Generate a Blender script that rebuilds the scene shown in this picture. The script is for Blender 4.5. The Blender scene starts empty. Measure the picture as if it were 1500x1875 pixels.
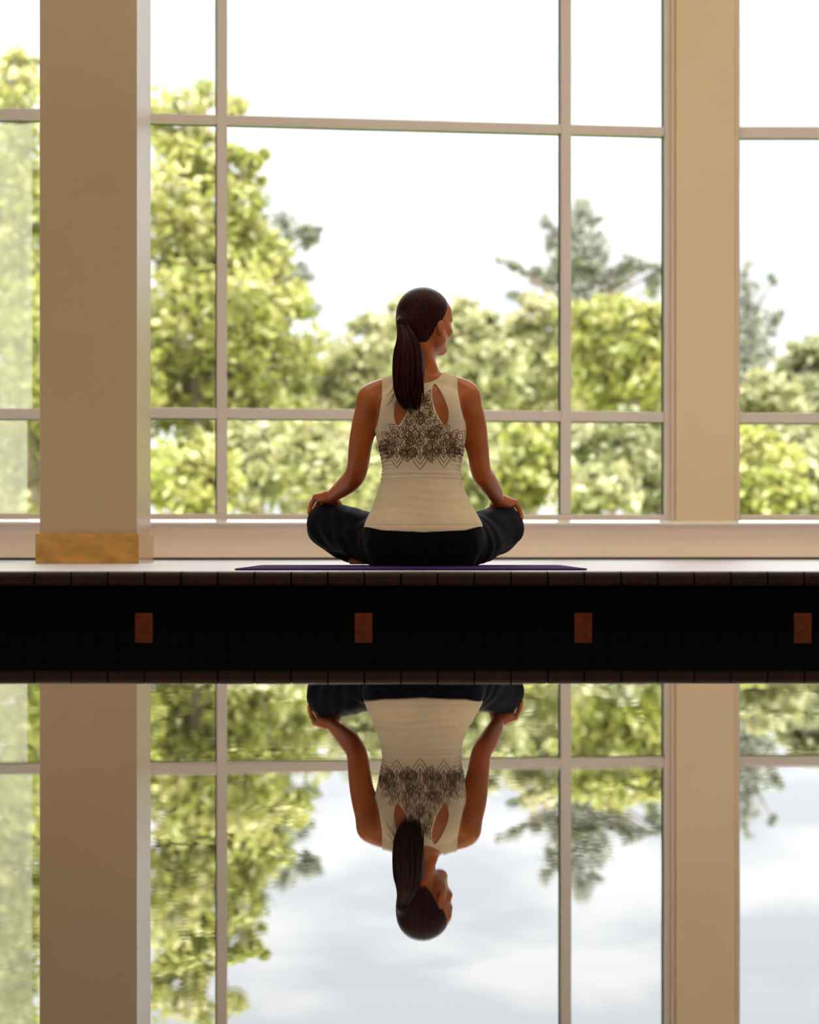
import bpy, bmesh, math, random
import numpy as np
from mathutils import Vector, Matrix
from mathutils.bvhtree import BVHTree

sc = bpy.context.scene
R = math.radians
F = 3300.0            # focal length in pixels of the 1500 px wide frame
CAMZ = 0.0684         # lens height above the deck
HY = 999.0            # horizon row
COL = sc.collection

# ------------------------------------------------------------------ camera
cd = bpy.data.cameras.new('camera')
cam = bpy.data.objects.new('camera', cd)
COL.objects.link(cam)
cam.location = (0, 0, CAMZ)
cam.rotation_euler = (R(90), 0, 0)
cd.sensor_fit = 'HORIZONTAL'
cd.sensor_width = 36.0
cd.lens = F / 1500 * 36.0
cd.shift_y = (HY - 937.5) / 1500
cd.clip_end = 2000
cd.dof.use_dof = True
cd.dof.focus_distance = 5.65
cd.dof.aperture_fstop = 3.3
sc.camera = cam

# ------------------------------------------------------------------ exposure
sc.view_settings.view_transform = 'Standard'
sc.view_settings.look = 'None'
sc.view_settings.gamma = 1
sc.view_settings.use_curve_mapping = False
sc.view_settings.exposure = 0.0
cy = sc.cycles
cy.use_denoising = True
cy.max_bounces = 10
cy.diffuse_bounces = 5
cy.glossy_bounces = 5
cy.transparent_max_bounces = 16
cy.caustics_reflective = False
cy.caustics_refractive = False
cy.sample_clamp_indirect = 6

# ------------------------------------------------------------------ sky
w = bpy.data.worlds.new('sky')
sc.world = w
w.use_nodes = True
nt = w.node_tree
nt.nodes.clear()
def wn(t, **k):
    n = nt.nodes.new(t)
    for a, b in k.items():
        setattr(n, a, b)
    return n
tc = wn('ShaderNodeTexCoord')
mp = wn('ShaderNodeMapping')
mp.inputs['Scale'].default_value = (3.4, 3.4, 12.0)
mp.inputs['Location'].default_value = (0.35, 0.2, 0.62)
ns = wn('ShaderNodeTexNoise')
ns.inputs['Scale'].default_value = 1.7
ns.inputs['Detail'].default_value = 6
ns.inputs['Roughness'].default_value = 0.5
ramp = wn('ShaderNodeValToRGB')
ramp.color_ramp.elements[0].position = 0.44
ramp.color_ramp.elements[0].color = (1.15, 1.20, 1.29, 1)
ramp.color_ramp.elements[1].position = 0.56
ramp.color_ramp.elements[1].color = (1.52, 1.53, 1.54, 1)
bg = wn('ShaderNodeBackground')
bg.inputs['Strength'].default_value = 1.0
wo = wn('ShaderNodeOutputWorld')
nt.links.new(tc.outputs['Generated'], mp.inputs['Vector'])
nt.links.new(mp.outputs['Vector'], ns.inputs['Vector'])
nt.links.new(ns.outputs['Fac'], ramp.inputs['Fac'])
nt.links.new(ramp.outputs['Color'], bg.inputs['Color'])
# an overcast sky is brighter towards the zenith
sep = wn('ShaderNodeSeparateXYZ')
zr = wn('ShaderNodeMapRange')
zr.inputs[1].default_value = 0.30
zr.inputs[2].default_value = 0.85
zr.inputs[3].default_value = 1.0
zr.inputs[4].default_value = 9.0
nt.links.new(tc.outputs['Generated'], sep.inputs[0])
nt.links.new(sep.outputs['Z'], zr.inputs[0])
# and brighter on the side of the sun, behind the building
yr = wn('ShaderNodeMapRange')
yr.inputs[1].default_value = 0.0
yr.inputs[2].default_value = -0.7
yr.inputs[3].default_value = 0.0
yr.inputs[4].default_value = 2.2
ad = wn('ShaderNodeMath', operation='ADD')
nt.links.new(sep.outputs['Y'], yr.inputs[0])
nt.links.new(zr.outputs[0], ad.inputs[0])
nt.links.new(yr.outputs[0], ad.inputs[1])
nt.links.new(ad.outputs[0], bg.inputs['Strength'])
nt.links.new(bg.outputs['Background'], wo.inputs['Surface'])

# ------------------------------------------------------------------ sun and added ceiling lights
sd = bpy.data.lights.new('sun', 'SUN')
sd.energy = 3.3
sd.color = (1.0, 0.95, 0.84)
sd.angle = R(3)
sun = bpy.data.objects.new('sun', sd)
COL.objects.link(sun)
sun.rotation_euler = (R(38), 0, R(-28))      # shines from behind the building, over its roof

def area(name, loc, sx, sy, power, color, rot=(0, 0, 0)):
    d = bpy.data.lights.new(name, 'AREA')
    d.shape = 'RECTANGLE'
    d.size, d.size_y = sx, sy
    d.energy = power
    d.color = color
    o = bpy.data.objects.new(name, d)
    COL.objects.link(o)
    o.location = loc
    o.rotation_euler = rot
    return o
WARM = (1.0, 0.86, 0.69)
area('added_ceiling_light', (0.0, -0.4, 4.55), 10, 4.0, 242, WARM)  # unseen fill light, added to brighten the room from the camera side
area('added_ceiling_light', (1.4, 5.9, 4.55), 8, 1.8, 118, WARM)  # second unseen light, added to brighten the window wall

# ------------------------------------------------------------------ materials
def mat(name, col, rough=0.6, spec=0.4, noise=None, bump=None, metallic=0.0, coat=0.0, sheen=0.0):
    m = bpy.data.materials.new(name)
    m.use_nodes = True
    t = m.node_tree
    b = t.nodes['Principled BSDF']
    b.inputs['Roughness'].default_value = rough
    b.inputs['Specular IOR Level'].default_value = spec
    b.inputs['Metallic'].default_value = metallic
    b.inputs['Coat Weight'].default_value = coat
    b.inputs['Sheen Weight'].default_value = sheen
    b.inputs['Base Color'].default_value = (*col, 1)
    c = t.nodes.new('ShaderNodeTexCoord')
    if noise:
        col2, scale, lo, hi = noise
        n = t.nodes.new('ShaderNodeTexNoise')
        n.inputs['Detail'].default_value = 5
        mpn = t.nodes.new('ShaderNodeMapping')
        mpn.inputs['Scale'].default_value = scale if isinstance(scale, tuple) else (scale,) * 3
        n.inputs['Scale'].default_value = 1
        r = t.nodes.new('ShaderNodeValToRGB')
        r.color_ramp.elements[0].position = lo
        r.color_ramp.elements[1].position = hi
        r.color_ramp.elements[0].color = (*col, 1)
        r.color_ramp.elements[1].color = (*col2, 1)
        t.links.new(c.outputs['Object'], mpn.inputs['Vector'])
        t.links.new(mpn.outputs['Vector'], n.inputs['Vector'])
        t.links.new(n.outputs['Fac'], r.inputs['Fac'])
        t.links.new(r.outputs['Color'], b.inputs['Base Color'])
    if bump:
        scale, strength, dist = bump
        n2 = t.nodes.new('ShaderNodeTexNoise')
        n2.inputs['Detail'].default_value = 4
        n2.inputs['Scale'].default_value = 1
        mp2 = t.nodes.new('ShaderNodeMapping')
        mp2.inputs['Scale'].default_value = scale if isinstance(scale, tuple) else (scale,) * 3
        bp = t.nodes.new('ShaderNodeBump')
        bp.inputs['Strength'].default_value = strength
        bp.inputs['Distance'].default_value = dist
        t.links.new(c.outputs['Object'], mp2.inputs['Vector'])
        t.links.new(mp2.outputs['Vector'], n2.inputs['Vector'])
        t.links.new(n2.outputs['Fac'], bp.inputs['Height'])
        t.links.new(bp.outputs['Normal'], b.inputs['Normal'])
    return m

M = {}
M['wall'] = mat('wall_paint', (0.76, 0.585, 0.405), 0.5, 0.3, ((0.735, 0.56, 0.385), 1.6, 0.4, 0.65), (90, 0.08, 0.004))
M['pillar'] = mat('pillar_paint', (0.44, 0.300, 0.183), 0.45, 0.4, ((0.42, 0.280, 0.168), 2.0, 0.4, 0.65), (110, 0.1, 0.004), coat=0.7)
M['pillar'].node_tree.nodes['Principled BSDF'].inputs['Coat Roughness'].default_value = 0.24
M['sill'] = mat('sill_wall_paint', (0.96, 0.79, 0.655), 0.45, 0.35, ((0.93, 0.76, 0.63), 1.3, 0.4, 0.65))
M['frame'] = mat('window_frame_paint', (0.69, 0.60, 0.56), 0.35, 0.4, ((0.665, 0.575, 0.535), 3.0, 0.4, 0.65))
M['ledge'] = mat('ledge_paint', (0.96, 0.93, 0.90), 0.2, 0.5, ((0.94, 0.91, 0.88), 3.0, 0.4, 0.65), coat=1.0)
M['ceiling'] = mat('ceiling_paint', (0.82, 0.79, 0.74), 0.8, 0.2, ((0.79, 0.76, 0.71), 1.0, 0.4, 0.65))
M['dark_strip'] = mat('black_strip', (0.02, 0.035, 0.025), 0.6, 0.3, ((0.03, 0.045, 0.035), 30, 0.4, 0.6))
M['plinth'] = mat('plinth_wood', (0.56, 0.27, 0.030), 0.25, 0.6, ((0.38, 0.17, 0.014), (16, 16, 30), 0.35, 0.65), (60, 0.1, 0.003), coat=0.6)
M['deck'] = mat('deck_stone', (0.74, 0.71, 0.83), 0.30, 0.5, ((0.58, 0.555, 0.65), (3, 9, 3), 0.40, 0.72), (14, 0.15, 0.004))
M['coping'] = mat('coping_tile', (0.034, 0.010, 0.006), 0.5, 0.12, ((0.018, 0.008, 0.005), 40, 0.35, 0.65), (120, 0.2, 0.002))
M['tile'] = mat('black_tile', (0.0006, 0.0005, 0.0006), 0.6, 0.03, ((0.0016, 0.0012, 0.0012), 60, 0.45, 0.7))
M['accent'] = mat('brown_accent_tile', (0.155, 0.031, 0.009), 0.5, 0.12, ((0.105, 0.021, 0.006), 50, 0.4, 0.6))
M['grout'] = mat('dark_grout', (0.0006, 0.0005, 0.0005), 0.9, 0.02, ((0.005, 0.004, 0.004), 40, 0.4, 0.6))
M['ground'] = mat('lawn', (0.22, 0.30, 0.07), 0.9, 0.1, ((0.34, 0.36, 0.12), 0.4, 0.35, 0.65), (4, 0.4, 0.1))
M['bark'] = mat('bark', (0.20, 0.15, 0.11), 0.9, 0.1, ((0.11, 0.085, 0.065), (3, 3, 0.8), 0.35, 0.65), (9, 0.6, 0.05))
M['mat'] = mat('mat_rubber', (0.026, 0.003, 0.075), 0.75, 0.03, ((0.024, 0.003, 0.065), 40, 0.4, 0.6), (250, 0.2, 0.001))
M['shirt'] = mat('shirt_jersey', (0.68, 0.535, 0.385), 0.8, 0.15, ((0.645, 0.505, 0.36), 30, 0.35, 0.65), (500, 0.15, 0.0008), sheen=0.15)
M['stitch'] = mat('dark_embroidery', (0.10, 0.055, 0.025), 0.8, 0.1, ((0.16, 0.09, 0.045), 60, 0.4, 0.6))
M['trousers'] = mat('black_trousers', (0.0022, 0.0018, 0.0040), 0.8, 0.06, ((0.005, 0.004, 0.009), 40, 0.4, 0.65), (160, 0.25, 0.001), sheen=0.03)
M['hair'] = mat('brown_hair', (0.034, 0.0045, 0.0036), 0.40, 0.08, ((0.012, 0.0014, 0.0012), (160, 160, 14), 0.35, 0.65), ((260, 260, 18), 0.5, 0.002))
M['tie'] = mat('hair_elastic', (0.01, 0.007, 0.007), 0.7, 0.2, ((0.02, 0.012, 0.01), 200, 0.4, 0.6))
M['eye'] = mat('eye_white', (0.75, 0.72, 0.68), 0.15, 0.5, ((0.7, 0.66, 0.62), 60, 0.4, 0.6))
M['light_rim'] = mat('added_light_rim', (0.8, 0.78, 0.74), 0.4, 0.4, ((0.76, 0.74, 0.7), 6, 0.4, 0.6))
M['concrete'] = mat('pool_concrete', (0.03, 0.03, 0.035), 0.8, 0.2, ((0.02, 0.02, 0.024), 3, 0.4, 0.6))

def skin_mat():
    m = mat('skin', (0.42, 0.100, 0.012), 0.38, 0.42, ((0.33, 0.074, 0.009), 14, 0.35, 0.65), (220, 0.12, 0.001))
    b = m.node_tree.nodes['Principled BSDF']
    b.inputs['Subsurface Weight'].default_value = 0.12
    b.inputs['Subsurface Radius'].default_value = (0.02, 0.008, 0.004)
    b.inputs['Subsurface Scale'].default_value = 0.5
    return m
M['skin'] = skin_mat()

def glass_mat(name='window_glass', veil=0.0):
    m = bpy.data.materials.new(name)
    m.use_nodes = True
    t = m.node_tree
    t.nodes.clear()
    o = t.nodes.new('ShaderNodeOutputMaterial')
    tr = t.nodes.new('ShaderNodeBsdfTransparent')
    tr.inputs['Color'].default_value = (0.975, 0.98, 0.975, 1)
    g = t.nodes.new('ShaderNodeBsdfGlossy')
    g.inputs['Roughness'].default_value = 0.02
    mx = t.nodes.new('ShaderNodeMixShader')
    if veil:
        d = t.nodes.new('ShaderNodeBsdfDiffuse')
        d.inputs['Color'].default_value = (0.46, 0.44, 0.36, 1)
        tl = t.nodes.new('ShaderNodeBsdfTranslucent')
        tl.inputs['Color'].default_value = (0.46, 0.44, 0.36, 1)
        ad = t.nodes.new('ShaderNodeMixShader')
        ad.inputs[0].default_value = 0.75
        t.links.new(d.outputs[0], ad.inputs[1])
        t.links.new(tl.outputs[0], ad.inputs[2])
        n = t.nodes.new('ShaderNodeTexNoise')
        n.inputs['Scale'].default_value = 900
        mr = t.nodes.new('ShaderNodeMapRange')
        mr.inputs[3].default_value = veil * 0.8
        mr.inputs[4].default_value = veil * 1.2
        t.links.new(n.outputs['Fac'], mr.inputs[0])
        t.links.new(mr.outputs[0], mx.inputs[0])
        t.links.new(tr.outputs[0], mx.inputs[1])
        t.links.new(ad.outputs[0], mx.inputs[2])
    else:
        fr = t.nodes.new('ShaderNodeFresnel')
        fr.inputs['IOR'].default_value = 1.35
        t.links.new(fr.outputs[0], mx.inputs[0])
        t.links.new(tr.outputs[0], mx.inputs[1])
        t.links.new(g.outputs[0], mx.inputs[2])
    t.links.new(mx.outputs[0], o.inputs['Surface'])
    return m
M['glass'] = glass_mat()
M['screen'] = glass_mat('pale_screen_veil', 0.30)

def water_mat():
    m = bpy.data.materials.new('pool_water')
    m.use_nodes = True
    t = m.node_tree
    t.nodes.clear()
    N = t.nodes.new
    o = N('ShaderNodeOutputMaterial')
    gl = N('ShaderNodeBsdfGlossy')
    gl.inputs['Roughness'].default_value = 0.0
    gl.inputs['Color'].default_value = (0.99, 0.985, 0.98, 1)
    df = N('ShaderNodeBsdfDiffuse')
    df.inputs['Color'].default_value = (0.006, 0.008, 0.010, 1)
    mx = N('ShaderNodeMixShader')
    lw = N('ShaderNodeLayerWeight')
    lw.inputs['Blend'].default_value = 0.5
    pw = N('ShaderNodeMath')
    pw.operation = 'POWER'
    pw.inputs[1].default_value = 1.6
    c = N('ShaderNodeTexCoord')
    mp = N('ShaderNodeMapping')
    mp.inputs['Scale'].default_value = (2.2, 5.0, 1)
    n = N('ShaderNodeTexNoise')
    n.inputs['Scale'].default_value = 1.0
    n.inputs['Detail'].default_value = 3.5
    n.inputs['Roughness'].default_value = 0.55
    bp = N('ShaderNodeBump')
    bp.inputs['Strength'].default_value = 1.0
    bp.inputs['Distance'].default_value = 0.00016
    L = t.links.new
    L(c.outputs['Object'], mp.inputs['Vector'])
    L(mp.outputs['Vector'], n.inputs['Vector'])
    L(n.outputs['Fac'], bp.inputs['Height'])
    L(bp.outputs['Normal'], gl.inputs['Normal'])
    L(lw.outputs['Facing'], pw.inputs[0])
    L(pw.outputs[0], mx.inputs[0])
    L(df.outputs[0], mx.inputs[1])
    L(gl.outputs[0], mx.inputs[2])
    L(mx.outputs[0], o.inputs['Surface'])
    return m
M['water'] = water_mat()

def leaf_mat(name, c1, c2, c3, trans=0.4):
    """colours vary leaf by leaf through the 'tint' attribute of the leaf itself"""
    m = bpy.data.materials.new(name)
    m.use_nodes = True
    t = m.node_tree
    t.nodes.clear()
    N = t.nodes.new
    o = N('ShaderNodeOutputMaterial')
    a = N('ShaderNodeAttribute')
    a.attribute_name = 'tint'
    r = N('ShaderNodeValToRGB')
    e = r.color_ramp.elements
    e[0].color = (*c1, 1); e[0].position = 0.12
    e[1].color = (*c3, 1); e[1].position = 0.95
    x = e.new(0.55); x.color = (*c2, 1)
    d = N('ShaderNodeBsdfDiffuse')
    tl = N('ShaderNodeBsdfTranslucent')
    g = N('ShaderNodeBsdfGlossy')
    g.inputs['Roughness'].default_value = 0.45
    m1 = N('ShaderNodeMixShader'); m1.inputs[0].default_value = trans
    m2 = N('ShaderNodeMixShader'); m2.inputs[0].default_value = 0.05
    L = t.links.new
    L(a.outputs['Fac'], r.inputs[0])
    L(r.outputs[0], d.inputs[0]); L(r.outputs[0], tl.inputs[0])
    L(d.outputs[0], m1.inputs[1]); L(tl.outputs[0], m1.inputs[2])
    L(m1.outputs[0], m2.inputs[1]); L(g.outputs[0], m2.inputs[2])
    L(m2.outputs[0], o.inputs[0])
    return m
M['leaf_maple'] = leaf_mat('maple_leaves', (0.19, 0.21, 0.040), (0.31, 0.30, 0.070), (0.42, 0.37, 0.16))
M['leaf_mid'] = leaf_mat('olive_leaves', (0.205, 0.215, 0.085), (0.30, 0.285, 0.125), (0.42, 0.365, 0.20))
M['leaf_dark'] = leaf_mat('dark_leaves', (0.135, 0.15, 0.06), (0.22, 0.22, 0.09), (0.34, 0.30, 0.16))
M['leaf_pine'] = leaf_mat('pine_needles', (0.17, 0.18, 0.14), (0.235, 0.235, 0.19), (0.33, 0.32, 0.27), 0.35)

# ------------------------------------------------------------------ mesh helpers
def link_mesh(name, verts, faces, m, parent=None, smooth=False):
    me = bpy.data.meshes.new(name)
    me.from_pydata([tuple(v) for v in verts], [], [tuple(f) for f in faces])
    for mm in (m if isinstance(m, (list, tuple)) else [m]):
        me.materials.append(mm)
    if smooth:
        me.polygons.foreach_set('use_smooth', [True] * len(me.polygons))
    o = bpy.data.objects.new(name, me)
    COL.objects.link(o)
    if parent:
        o.parent = parent
    return o

class MB:
    """collects boxes (optionally bevelled) into one mesh"""
    def __init__(s):
        s.bm = bmesh.new()
    def box(s, x0, x1, y0, y1, z0, z1, bev=0.0, mi=0, seg=2):
        b = bmesh.new()
        r = bmesh.ops.create_cube(b, size=1)
        for v in b.verts:
            v.co = Vector(((x0 + x1) / 2 + v.co.x * (x1 - x0), (y0 + y1) / 2 + v.co.y * (y1 - y0), (z0 + z1) / 2 + v.co.z * (z1 - z0)))
        if bev:
            bmesh.ops.bevel(b, geom=list(b.edges), offset=bev, segments=seg, affect='EDGES', profile=0.5)
        for f in b.faces:
            f.material_index = mi
        me = bpy.data.meshes.new('t')
        b.to_mesh(me); b.free()
        n = len(s.bm.faces)
        s.bm.from_mesh(me)
        bpy.data.meshes.remove(me)
        return s
    def prism(s, prof, x0, x1, axis='x', mi=0):
        """extrude a (y,z) profile along x"""
        A = [s.bm.verts.new((x0, p[0], p[1])) for p in prof]
        B = [s.bm.verts.new((x1, p[0], p[1])) for p in prof]
        n = len(prof)
        fs = [s.bm.faces.new(A), s.bm.faces.new(B[::-1])]
        for i in range(n):
            fs.append(s.bm.faces.new((A[i], B[i], B[(i + 1) % n], A[(i + 1) % n])))
        for f in fs:
            f.material_index = mi
        return s
    def build(s, name, m, parent=None, smooth=False):
        bmesh.ops.recalc_face_normals(s.bm, faces=list(s.bm.faces))
        me = bpy.data.meshes.new(name)
        s.bm.to_mesh(me); s.bm.free()
        for mm in (m if isinstance(m, (list, tuple)) else [m]):
            me.materials.append(mm)
        if smooth:
            me.polygons.foreach_set('use_smooth', [True] * len(me.polygons))
        o = bpy.data.objects.new(name, me)
        COL.objects.link(o)
        if parent:
            o.parent = parent
        return o

def struct(o):
    o['kind'] = 'structure'
    return o
def tag(o, label, cat, group=None, kind=None):
    o['label'] = label; o['category'] = cat
    if group: o['group'] = group
    if kind: o['kind'] = kind
    return o
def empty(name, loc, rz=0):
    o = bpy.data.objects.new(name, None)
    COL.objects.link(o)
    o.location = loc
    o.rotation_euler = (0, 0, rz)
    o.empty_display_size = 0.2
    return o
def at(px, py, D):
    return Vector(((px - 750) * D / F, D, CAMZ + (HY - py) * D / F))

# ------------------------------------------------------------------ room shell
D0 = 4.70            # pool edge
WZ = -0.1467         # water level
DEPTH = -1.5
TOP = 4.62           # ceiling
A = Vector((-1.236, 8.43)); B = Vector((1.297, 8.79))    # the two corners of the bay wall
C0 = Vector((-1.228, 8.50))
SIDE = 7.0
BACK = -5.0
struct(MB().box(-SIDE, SIDE, D0 + 0.10, 9.2, -0.25, 0.0).build('floor_deck', M['deck']))
struct(MB().box(-SIDE, SIDE, BACK, -1.6, -0.25, 0.0).build('floor', M['deck']))
struct(MB().box(-SIDE - .2, SIDE + .2, BACK - .2, 9.35, TOP, TOP + 0.25).build('ceiling', M['ceiling']))
struct(MB().box(-SIDE - .2, -SIDE, BACK, 9.3, DEPTH - .1, TOP).build('wall_left', M['ceiling']))
struct(MB().box(SIDE, SIDE + .2, BACK, 9.3, DEPTH - .1, TOP).build('wall_right', M['ceiling']))
struct(MB().box(-SIDE - .2, SIDE + .2, BACK - .2, BACK, DEPTH - .1, TOP).build('wall_back', M['ceiling']))

for q, (lx_, ly_, a_, b_) in enumerate(((0.0, -0.4, 5.0, 2.0), (1.4, 5.9, 4.0, 0.9))):
    m = MB()
    for x0_, x1_, y0_, y1_ in ((-a_ - .08, -a_, -b_ - .08, b_ + .08), (a_, a_ + .08, -b_ - .08, b_ + .08), (-a_, a_, -b_ - .08, -b_), (-a_, a_, b_, b_ + .08)):
        m.box(lx_ + x0_, lx_ + x1_, ly_ + y0_, ly_ + y1_, TOP - .09, TOP, bev=.006)
    struct(m.build('trim_%d' % (q + 2), M['light_rim']))  # unseen rims built around the two added ceiling lights

# pool: floor, near wall, tiled far wall, coping, water
struct(MB().box(-SIDE, SIDE, -1.6, D0 + .1, DEPTH - .1, DEPTH).build('floor_pool', M['concrete']))
struct(MB().box(-SIDE, SIDE, -1.8, -1.6, DEPTH, -0.25).build('wall_pool_near', M['concrete']))
tw = 67.15 * D0 / F           # coping tile pitch
mw = tw / 2                   # mosaic tile pitch
x_first = (63 - 750) * D0 / F
m = MB()
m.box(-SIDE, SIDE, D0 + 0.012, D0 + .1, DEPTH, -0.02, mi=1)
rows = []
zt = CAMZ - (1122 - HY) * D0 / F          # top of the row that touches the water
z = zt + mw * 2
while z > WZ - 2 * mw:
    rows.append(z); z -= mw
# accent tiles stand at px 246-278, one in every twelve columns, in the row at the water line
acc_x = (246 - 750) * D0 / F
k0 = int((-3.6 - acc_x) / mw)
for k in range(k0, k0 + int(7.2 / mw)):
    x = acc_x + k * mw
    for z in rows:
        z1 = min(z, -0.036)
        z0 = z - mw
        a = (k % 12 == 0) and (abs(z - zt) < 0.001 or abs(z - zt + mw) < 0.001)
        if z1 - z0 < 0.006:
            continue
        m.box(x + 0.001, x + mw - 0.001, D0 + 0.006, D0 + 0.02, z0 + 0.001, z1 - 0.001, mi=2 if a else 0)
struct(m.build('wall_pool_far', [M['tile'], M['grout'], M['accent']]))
m = MB()
m.box(-SIDE, SIDE, D0 + 0.008, D0 + .1, -0.038, -0.004, mi=1)
k0 = int((-3.6 - x_first) / tw)
prof = [(D0 + 0.10, -0.036), (D0, -0.036), (D0 - 0.002, -0.030), (D0 - 0.002, -0.012), (D0 + 0.001, -0.005), (D0 + 0.006, -0.0015), (D0 + 0.014, 0.0), (D0 + 0.10, 0.0)]
for k in range(k0, k0 + int(7.4 / tw)):
    x = x_first + k * tw
    m.prism(prof, x + 0.0022, x + tw - 0.0022, mi=0)
struct(m.build('trim_1', [M['coping'], M['grout']]))
wt = struct(link_mesh('pool_water', [(-SIDE, -1.6, WZ), (SIDE, -1.6, WZ), (SIDE, D0 + .012, WZ), (-SIDE, D0 + .012, WZ)], [(0, 1, 2, 3)], M['water']))

# ------------------------------------------------------------------ pillar
DP = 6.84
px0 = (72.5 - 750) * DP / F; px1 = (250.5 - 750) * DP / F
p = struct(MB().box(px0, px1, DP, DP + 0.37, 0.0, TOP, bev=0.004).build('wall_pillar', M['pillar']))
b0 = (66 - 750) * DP / F; b1 = (255 - 750) * DP / F
pl = MB().box(b0, b1, DP - 0.013, DP + 0.383, 0.0, 0.1145, bev=0.0025).build('plinth', M['plinth'], p)

# ------------------------------------------------------------------ window wall
ZA = CAMZ + 771 * 8.65 / F      # upper bar
ZB = CAMZ + 239.5 * 8.65 / F    # lower bar
ZG = 0.219                      # bottom edge of the glass
ZS = 0.190                      # ledge top
ZT = 4.25                       # head of the windows
ZC = 3.45                       # third bar, above the picture

def window(name, loc, rz, u0, u1, mull, bars, fw_l, fw_r, bt=0.045, mt=0.050):
    """glazed wall unit: u along the wall, local y pointing outdoors"""
    e = struct(empty(name, loc, rz))
    d0, d1 = 0.0, 0.075
    f = MB()
    f.box(u0, u0 + fw_l, d0, d1, ZS, ZT, bev=0.004)
    f.box(u1 - fw_r, u1, d0, d1, ZS, ZT, bev=0.004)
    f.box(u0 + fw_l, u1 - fw_r, d0, d1, ZS, ZG, bev=0.003)
    f.box(u0 + fw_l, u1 - fw_r, d0, d1, ZT - 0.05, ZT, bev=0.003)
    f.build('frame', M['frame'], e)
    for c in mull:
        MB().box(c - mt / 2, c + mt / 2, d0 + .004, d1 - .004, ZG, ZT - 0.05, bev=0.004).build('mullion', M['frame'], e)
    for z, t in bars:
        MB().box(u0 + fw_l, u1 - fw_r, d0 + .008, d1 - .008, z - t / 2, z + t / 2, bev=0.004).build('transom', M['frame'], e)
    g = MB()
    g.box(u0 + fw_l, u1 - fw_r, 0.035, 0.041, ZG, ZT - 0.05)
    g.build('glass_pane', M['glass'], e)
    k = MB()
    edges = [u0 + fw_l] + sum([[c - mt / 2, c + mt / 2] for c in mull], []) + [u1 - fw_r]
    zs = [ZG] + sum([[z - t / 2, z + t / 2] for z, t in sorted(bars)], []) + [ZT - 0.05]
    for i in range(0, len(edges), 2):
        for j in range(0, len(zs), 2):
            a, b, c, dd = edges[i], edges[i + 1], zs[j], zs[j + 1]
            k.box(b - 0.006, b, 0.042, 0.05, c, dd)  # thin dark strips, only along the right and top edge of each pane
            k.box(a, b, 0.042, 0.05, dd - 0.004, dd)
    k.build('dark_strip', M['dark_strip'], e)
    return e

ang = math.atan2(B.y - C0.y, B.x - C0.x)
LC = (B - C0).length
def uc(px):      # where the ray of a pixel column meets the bay wall, measured along it
    s = (px - 750) / F
    dx, dy = math.cos(ang), math.sin(ang)
    # C0 + u d = t (s,1)
    return (s * C0.y - C0.x) / (dx - s * dy)
w2 = window('window_2', (C0.x, C0.y, 0), ang, -0.12, uc(1237), [uc(406.5), uc(1037.5)], [(ZA, .044), (ZB, .050), (ZC, .045)], 0.05, uc(1237) - uc(1218))
YL = 8.43
uL = lambda px: (px - 750) * YL / F + 1.40
w1 = window('window_1', (-1.40, YL, 0), 0, -SIDE + 1.40, 0.06, [-1.25, -2.7, -4.15], [(ZA, .052), (ZB - .010, .050), (ZC, .045)], 0.05, 0.05)
YR = 8.79
XR = (1345 - 750) * YR / F
w3 = window('window_3', (XR, YR, 0), 0, 0.0, SIDE - XR, [1.7, 3.4, 4.6], [(ZA - .002, .052), (ZB - .004, .050), (ZC, .045)], 0.027, 0.05)
# a pale translucent panel stands outside part of the left window, lower two lights only
s1 = MB()
xs = (52 - 750) * YL / F + 1.40; xs2 = (43 - 750) * YL / F + 1.40
s1.box(-0.80, xs, 0.085, 0.088, ZB + .02, ZA - .03)
s1.box(-0.80, xs2, 0.085, 0.088, ZG, ZB - .03)
s1.build('pale_screen', M['screen'], w1)

# wall column between window 2 and window 3, with its two small casing beads
cx0 = (1237 - 750) * 8.77 / F; cx1 = (1345 - 750) * 8.77 / F
c = MB().box(cx0, cx1, 8.755, 9.05, ZS, TOP, bev=0.003)
c.box(cx0 - .022, cx0, 8.768, 9.05, ZS, TOP, bev=0.006)
c.box(cx1, cx1 + 0.020, 8.768, 9.05, ZS, TOP, bev=0.006)
struct(c.build('wall_column', M['wall']))
# wall above the windows
hw = MB()
hw.box(-SIDE, -1.236, 8.41, 8.75, ZT, TOP)
hw.box(1.2, SIDE, 8.77, 9.1, ZT, TOP)
struct(hw.build('wall_front_head', M['wall']))
# low wall below the windows, three runs, with ledges
def low_wall(name, loc, rz, u0, u1):
    o = MB().box(u0, u1, -0.02, 0.22, 0.012, ZS - 0.022).build(name, M['sill'])
    o.location = loc; o.rotation_euler = (0, 0, rz)
    struct(o)
    m = MB()
    prof = [(0.10, ZS), (-0.042, ZS), (-0.072, ZS - .0105), (-0.074, ZS - .012), (-0.074, ZS - .017), (-0.068, ZS - .021), (-0.02, ZS - .022), (0.10, ZS - .022)]
    m.prism(prof, u0, u1)
    m.build('sill_ledge', M['ledge'], o)
    m = MB().box(u0, u1, -0.012, 0.05, 0.0, 0.013)
    m.build('base_joint', M['dark_strip'], o)
    return o
low_wall('wall_front_center', (C0.x, C0.y, 0), ang, -0.20, LC + 0.02)
low_wall('wall_front_left', (-1.40, YL, 0), 0, -SIDE + 1.40, 0.15)
low_wall('wall_front_right', (B.x, YR, 0), 0, 0.0, SIDE - B.x)
hc = MB().box(-.2, LC, 0.0, 0.25, ZT, TOP).build('wall_front_center_head', M['wall'])
hc.location = (C0.x, C0.y, 0); hc.rotation_euler = (0, 0, ang); struct(hc)

# ------------------------------------------------------------------ outdoors
struct(MB().box(-120, 120, 9.4, 260, -0.9, -0.6).build('ground', M['ground']))

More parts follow.
